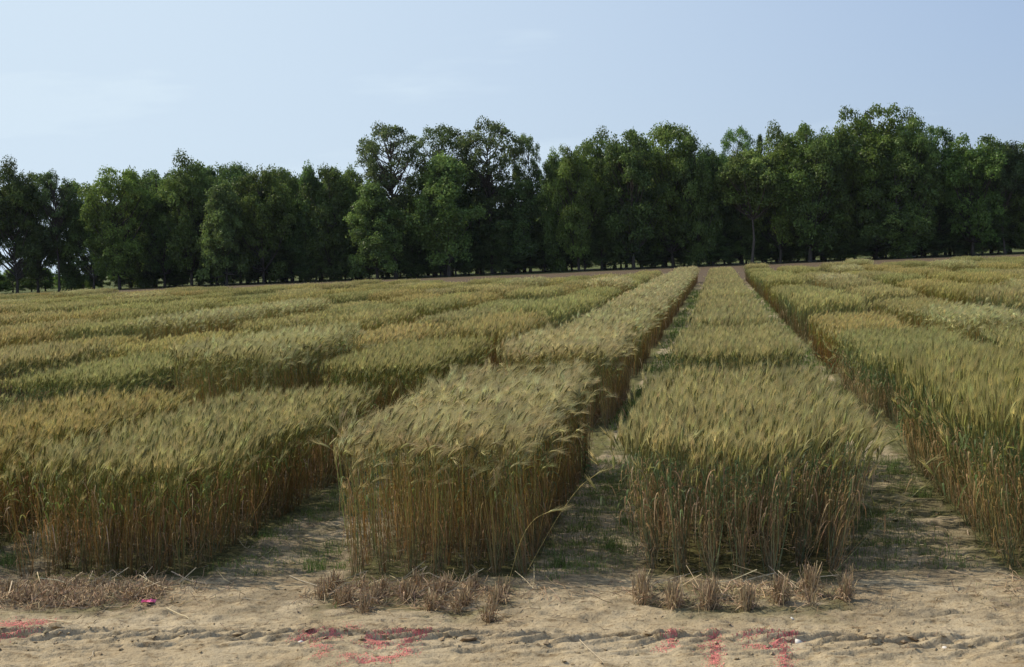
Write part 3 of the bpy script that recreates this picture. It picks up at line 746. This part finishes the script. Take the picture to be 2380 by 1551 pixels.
# ------------------------------------------------------------------ trees
def tree_meshes(seed, H, cw, base, nclump, per, style, leafc, ls=.30):
    """trunk and crown of one tree: H height, cw crown half width, base height of the lowest leaves"""
    r = np.random.default_rng(seed); tr = Geo(); cr = Geo()
    k = 9; t = np.linspace(0, 1, k); wob = np.cumsum(r.normal(0, .12, (k, 2)), 0) * (H / 18)
    P = np.zeros((1, k, 3)); P[0, :, :2] = wob - wob[0]; P[0, :, 2] = t * H * .93 - .3 * (t == 0)
    rad = H * .0135 * (1 - t * .86) + .02; rad[0] *= 1.45
    tubes(tr, P, rad[None], 8, np.tile((.075, .062, .05), (1, k, 1)))
    C = []
    nlobe = 7
    lz = r.uniform(.12, .88, nlobe); la = np.arange(nlobe) * 2.4 + r.uniform(0, 1, nlobe); lr = r.uniform(.25, .95, nlobe)
    tries = 0
    while len(C) < nclump and tries < 6000:
        tries += 1
        z = r.random() ** (.85 if style != 'airy' else .75)
        zz = base + z * (H - base)
        if style == 'round': pw = math.sqrt(max(0, 1 - (2 * z - 1.02) ** 2)) * 1.0 + .12
        elif style == 'broad': pw = min(1, .55 + z * .9) * math.sqrt(max(0, 1 - max(0, z - .5) ** 2 * 4)) + .05
        elif style == 'airy': pw = min(1, .15 + 1.1 * z) * math.sqrt(max(0, 1 - max(0, z - .62) ** 2 * 6.5)) + .06
        elif style == 'spire': pw = (1 - z) * .8 + .16
        else: pw = min(1, (1.06 - z) * 1.8) * .9 + .08      # skirt: leafy to the ground
        a = r.random() * 2 * PI; q = math.sqrt(r.random()) if style != 'airy' else r.uniform(.25, 1) ** .5
        c = np.array([math.cos(a) * cw * pw * q, math.sin(a) * cw * pw * q, zz])
        if style in ('round', 'broad', 'skirt') and tries < 4500:
            # foliage gathers in a few big masses on the main limbs, which breaks the outline
            dz = np.abs(z - lz) * (H - base); dxy = np.hypot(c[0] - np.cos(la) * lr * cw, c[1] - np.sin(la) * lr * cw)
            if (np.hypot(dz, dxy) / (cw * .62)).min() > 1 and r.random() < .86: continue
        rr = r.uniform(.38, 1.05) * cw * (.27 if style != 'airy' else .22)
        if any(np.linalg.norm(c - d[0]) < (.55 if style != 'airy' else .75) * max(rr, d[1]) for d in C): continue
        C.append((c, rr))
    # limbs
    nl = 0
    L3 = []
    for c, rr in C:
        if style in ('airy', 'broad', 'spire') or r.random() < .5:
            zt = np.clip((c[2] - np.hypot(c[0], c[1]) * r.uniform(.7, 1.3)) / (H * .93), .12 if base < 5 else base / H, .9)
            s = np.array([np.interp(zt, t, P[0, :, i]) for i in range(3)])
            m = (s + c) / 2 + np.array([0, 0, -.10 * np.linalg.norm(c - s)])
            L3.append((s, m, c, rr))
    if L3:
        Q = np.array([[s, .5 * s + .5 * m + .05 * (m - s), m, .5 * m + .5 * c, c] for s, m, c, _ in L3])
        ln = np.linalg.norm(Q[:, -1] - Q[:, 0], axis=1)
        tubes(tr, Q, (ln * .016 + .02)[:, None] * np.linspace(1, .25, 5)[None], 4, np.tile((.07, .058, .046), (len(Q), 5, 1)))
    for c, rr in C:
        n = int(per * (rr / (cw * .22)) ** 1.6)
        d = norm(r.normal(0, 1, (n, 3))); d[:, 2] = np.where(d[:, 2] < -.45, -d[:, 2] * .6, d[:, 2])
        sub = norm(r.normal(0, 1, (7, 3))); near_ = np.argmax(d @ sub.T, 1)
        rad = rr * (.55 + .5 * r.random(n) ** .5) * (1 + .28 * (np.sin(near_ * 2.7 + c[0])))
        p = c + d * rad[:, None] * [1.05, 1.05, 1.05] + r.normal(0, .14, (n, 3))
        p[:, 2] = np.maximum(p[:, 2], .15)
        nn = norm(d * .5 + np.array([-.1, 0, .35]) + r.normal(0, .6, (n, 3)))
        a_ = norm(np.cross(nn, r.normal(0, 1, (n, 3)))); b_ = np.cross(nn, a_)
        s = ls * r.uniform(.55, 1.25, (n, 1))
        V = np.stack([p - a_ * s * .62, p - b_ * s * .34 + a_ * s * .05, p + a_ * s * .62, p + b_ * s * .34 - a_ * s * .05], 1)
        cc = jit(leafc, r, n, .2) * (1 + .22 * r.normal())
        cr.add(V.reshape(-1, 3), np.arange(n * 4).reshape(n, 4), np.repeat(np.clip(cc, .01, .4)[:, None], 4, 1).reshape(-1, 3))
    return tr.mesh('trunk', MAT_BARK, True), cr.mesh('crown', MAT_LEAF)
G0, G1, G2 = (.122, .178, .046), (.128, .178, .055), (.155, .21, .066)
TM = {
    'round': [tree_meshes(s, 14, 4.9, .4, 120, 330, 'round', G0, .30) for s in (1, 2, 3, 21)],
    'broad': [tree_meshes(s, 17, 5.6, 2.0, 125, 350, 'broad', G0, .31) for s in (4, 5, 6, 22)],
    'bare': [tree_meshes(23, 14, 4.6, 6.3, 80, 330, 'broad', G1, .30)],
    'airy': [tree_meshes(s, 19, 4.8, 6.5, 95, 290, 'airy', G1, .27) for s in (7, 8)],
    'spire': [tree_meshes(9, 16, 2.6, 3, 80, 190, 'spire', G1, .26)],
    'skirt': [tree_meshes(s, 12, 3.6, .4, 130, 250, 'skirt', G2, .26) for s in (10, 11)],
}
BASEH = {'round': 14, 'broad': 17, 'airy': 19, 'bare': 14, 'spire': 16, 'skirt': 12}
BASEW = {'round': 4.9, 'broad': 5.4, 'airy': 5.0, 'bare': 4.6, 'spire': 2.4, 'skirt': 3.7}
def tree(xD, topD, wD, kind, back, label, tint=(1, 1, 1), group='trees of the wood', name='tree'):
    """stands a tree on the wood's edge so that it has the height and spread it has in the photo"""
    Y = 155
    for _ in range(4):
        p = at_depth(xD, topD, Y); Y = 155.5 + .155 * p[0] + back
    top = at_depth(xD, topD, Y); z = top[2]
    ms = TM[kind][tree.n % len(TM[kind])]; tree.n += 1
    e = link(name, None, loc=(top[0], top[1], 0))
    wm = wD * (1.18 if kind != 'spire' else 1) / 2 / FD * np.linalg.norm(top - CAM)
    sx = wm / BASEW[kind]; sz = z / BASEH[kind]
    e.rotation_euler = (0, 0, tree.r.uniform(0, 2 * PI)); e.scale = (sx, sx, sz)
    a = link('trunk', ms[0], e); b = link('crown', ms[1], e)
    tv = np.array(tint) * (1 + tree.r.normal(0, .13)) * (1 + tree.r.normal(0, .018, 3)); b.color = (*tv, 1); a.color = (1, 1, 1, 1) if kind != 'bare' else (1.5, 1.5, 1.45, 1)
    tag(e, label, 'tree', group)
    return e
tree.n = 0; tree.r = np.random.default_rng(3)
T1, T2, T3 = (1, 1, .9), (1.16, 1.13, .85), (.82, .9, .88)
LIST = [
 (22, 392, 100, 'broad', 0, 'slim tree at the left end of the wood, sky showing between its trunks', T1),
 (72, 400, 96, 'broad', 3, 'second tree from the left end of the wood with a rounded top', T1),
 (122, 410, 80, 'airy', 1, 'thin forked tree at the left end of the wood, left of the low gap', T3),
 (150, 436, 84, 'round', 4, 'lower tree just left of the first dip in the skyline', T1),
 (205, 448, 80, 'broad', 2, 'low tree filling the dip in the skyline near the left end', T3),
 (262, 388, 120, 'broad', 0, 'tall tree with dark double trunk just right of the left skyline dip', T2),
 (322, 414, 90, 'round', 5, 'mid height tree behind, right of the double trunked tree', T1),
 (368, 394, 100, 'broad', 4, 'rounded dark tree in the left part of the wood', T1),
 (430, 377, 110, 'broad', 2, 'highest rounded crown in the left part of the wood', T1),
 (492, 396, 90, 'round', 6, 'dark crown behind the pale willow-like tree', T3),
 (545, 388, 100, 'broad', 5, 'dark flat topped crown right of the pale low tree', T3),
 (515, 428, 95, 'skirt', -3, 'pale grey green tree leafy to the ground at the field edge, left centre', (1.0, 1.08, .85)),
 (600, 412, 110, 'round', 0, 'broad olive crown at the field edge in the left centre', T2),
 (655, 402, 80, 'round', 6, 'small pointed crown above the skyline, left centre', T1),
 (705, 402, 90, 'round', 3, 'blue green rounded crown at left centre', T3),
 (765, 399, 100, 'round', 2, 'dark crown left of the step up in the skyline', T1),
 (815, 408, 80, 'round', 6, 'last low crown before the skyline steps up', T1),
 (868, 425, 115, 'skirt', -3, 'light green tree leafy to the ground below the step in the skyline', (.95, 1.05, .8)),
 (905, 304, 135, 'airy', 0, 'tall open crowned tree at the skyline step, sky through its limbs', (1, .95, 1)),
 (1022, 303, 125, 'airy', 3, 'tall open crowned tree, second from the skyline step', T1),
 (1132, 296, 135, 'airy', 2, 'tallest open crowned tree of the centre group', (1, .95, .95)),
 (1222, 322, 70, 'airy', 4, 'slender wispy tree at the right of the centre group', T1),
 (1032, 374, 140, 'skirt', -3, 'bright green leafy tree standing in front of the tall centre trees', (.85, 1, .72)),
 (960, 420, 110, 'round', 3, 'dark lower crown among the tall centre trees', T1),
 (1110, 420, 130, 'round', 5, 'dark lower crown under the tallest centre tree', T3),
 (1195, 430, 120, 'round', 3, 'dark crown under the wispy tree', T3),
 (1292, 372, 80, 'round', 2, 'small crown right of the notch in the skyline', T1),
 (1335, 336, 90, 'broad', 0, 'upright crown rising from the central notch', T2),
 (1392, 325, 110, 'broad', 4, 'bright topped crown between the notch and the wide dome', T2),
 (1462, 300, 125, 'broad', 0, 'tall wide tree with a dark trunk above the narrow plot of nodding wheat', T1),
 (1555, 296, 130, 'broad', 3, 'big domed crown right of centre', T2),
 (1612, 332, 90, 'round', 1, 'rounded shoulder of foliage below the big dome', T1),
 (1650, 362, 70, 'round', 5, 'low crown in the dip above the alley', T3),
 (1712, 305, 74, 'airy', 4, 'narrow ragged tree with forked top right of the dip', (.9, 1.05, .85)),
 (1740, 368, 130, 'bare', 0, 'tree with a long pale bare trunk at the field edge, right of the dip', T2),
 (1764, 322, 34, 'spire', 6, 'thin half dead spire beside the forked top', T3),
 (1805, 312, 110, 'broad', 2, 'rounded crown left of the great dome', T2),
 (1875, 288, 140, 'broad', 0, 'broad crown at the left foot of the highest tree', T1),
 (1945, 312, 100, 'round', 2, 'crown tucked under the left side of the highest tree', T2),
 (2028, 244, 155, 'broad', 2, 'highest tree of the whole wood with domed top', T2),
 (2112, 280, 110, 'broad', 1, 'second high crown just right of the highest tree', T1),
 (2165, 291, 90, 'broad', 4, 'dark crown sloping down right of the highest tree', T3),
 (2085, 380, 130, 'round', -2, 'lower front crown beneath the two highest trees', T1),
 (2255, 314, 125, 'broad', 0, 'light green upright crown before the last dip on the right', (1, 1.12, .85)),
 (2332, 350, 90, 'bare', 0, 'tree with pale bare trunk in the last dip on the right', T3),
 (2385, 330, 100, 'broad', 1, 'crown cut by the right edge of the photo', T2),
 (2470, 318, 130, 'broad', 1, 'tree just beyond the right edge', T1), (2580, 330, 130, 'broad', 3, 'second tree beyond the right edge', T1),
 (-70, 410, 110, 'broad', 2, 'tree just beyond the left edge', T1), (-180, 400, 120, 'broad', 1, 'second tree beyond the left edge', T1),
]
for a in LIST: tree(*a)
# the wood's interior: more trees behind, lower than the front ones
br = np.random.default_rng(8)
xsl = np.array([a[0] for a in LIST if a[3] != 'skirt']); tsl = np.array([a[1] for a in LIST if a[3] != 'skirt'])
for x in np.arange(300, 2640, 54):
    for back in (9, 15):
        xx = x + br.uniform(-20, 20); near_t = tsl[np.argsort(np.abs(xsl - xx))[:4]].max()
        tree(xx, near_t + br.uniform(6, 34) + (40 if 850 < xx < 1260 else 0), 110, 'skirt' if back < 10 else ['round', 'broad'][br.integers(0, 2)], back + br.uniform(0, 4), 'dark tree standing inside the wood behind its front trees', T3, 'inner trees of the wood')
# shrubs along the foot of the wood
sr = np.random.default_rng(9)
used = set()
def shrub_label(x, dense):
    for a in sorted(LIST, key=lambda a: abs(a[0] - x)):
        for sd in (('left', 'right') if x < a[0] else ('right', 'left')):
            lab = ' '.join(('%s shrub low %s of the %s' % ('dark' if dense else 'green', sd, a[5].split(',')[0])).split()[:16])
            if lab not in used: used.add(lab); return lab
for i, x in enumerate(np.arange(-60, 2500, 34)):
    xx = x + sr.uniform(-16, 16); base = 682 - .04 * xx; dense = xx > 560
    h = sr.uniform(50, 120) if dense else sr.uniform(30, 62)
    tree(xx, base - h, sr.uniform(60, 95) if dense else sr.uniform(34, 56), 'skirt', sr.uniform(1, 7) if dense else sr.uniform(6, 14), shrub_label(xx, dense),
         (.8, .85, .75) if dense else (.95, 1.1, .7), 'shrubs at the foot of the wood' if dense else 'shrubs between the left trunks', 'shrub')['category'] = 'shrub'
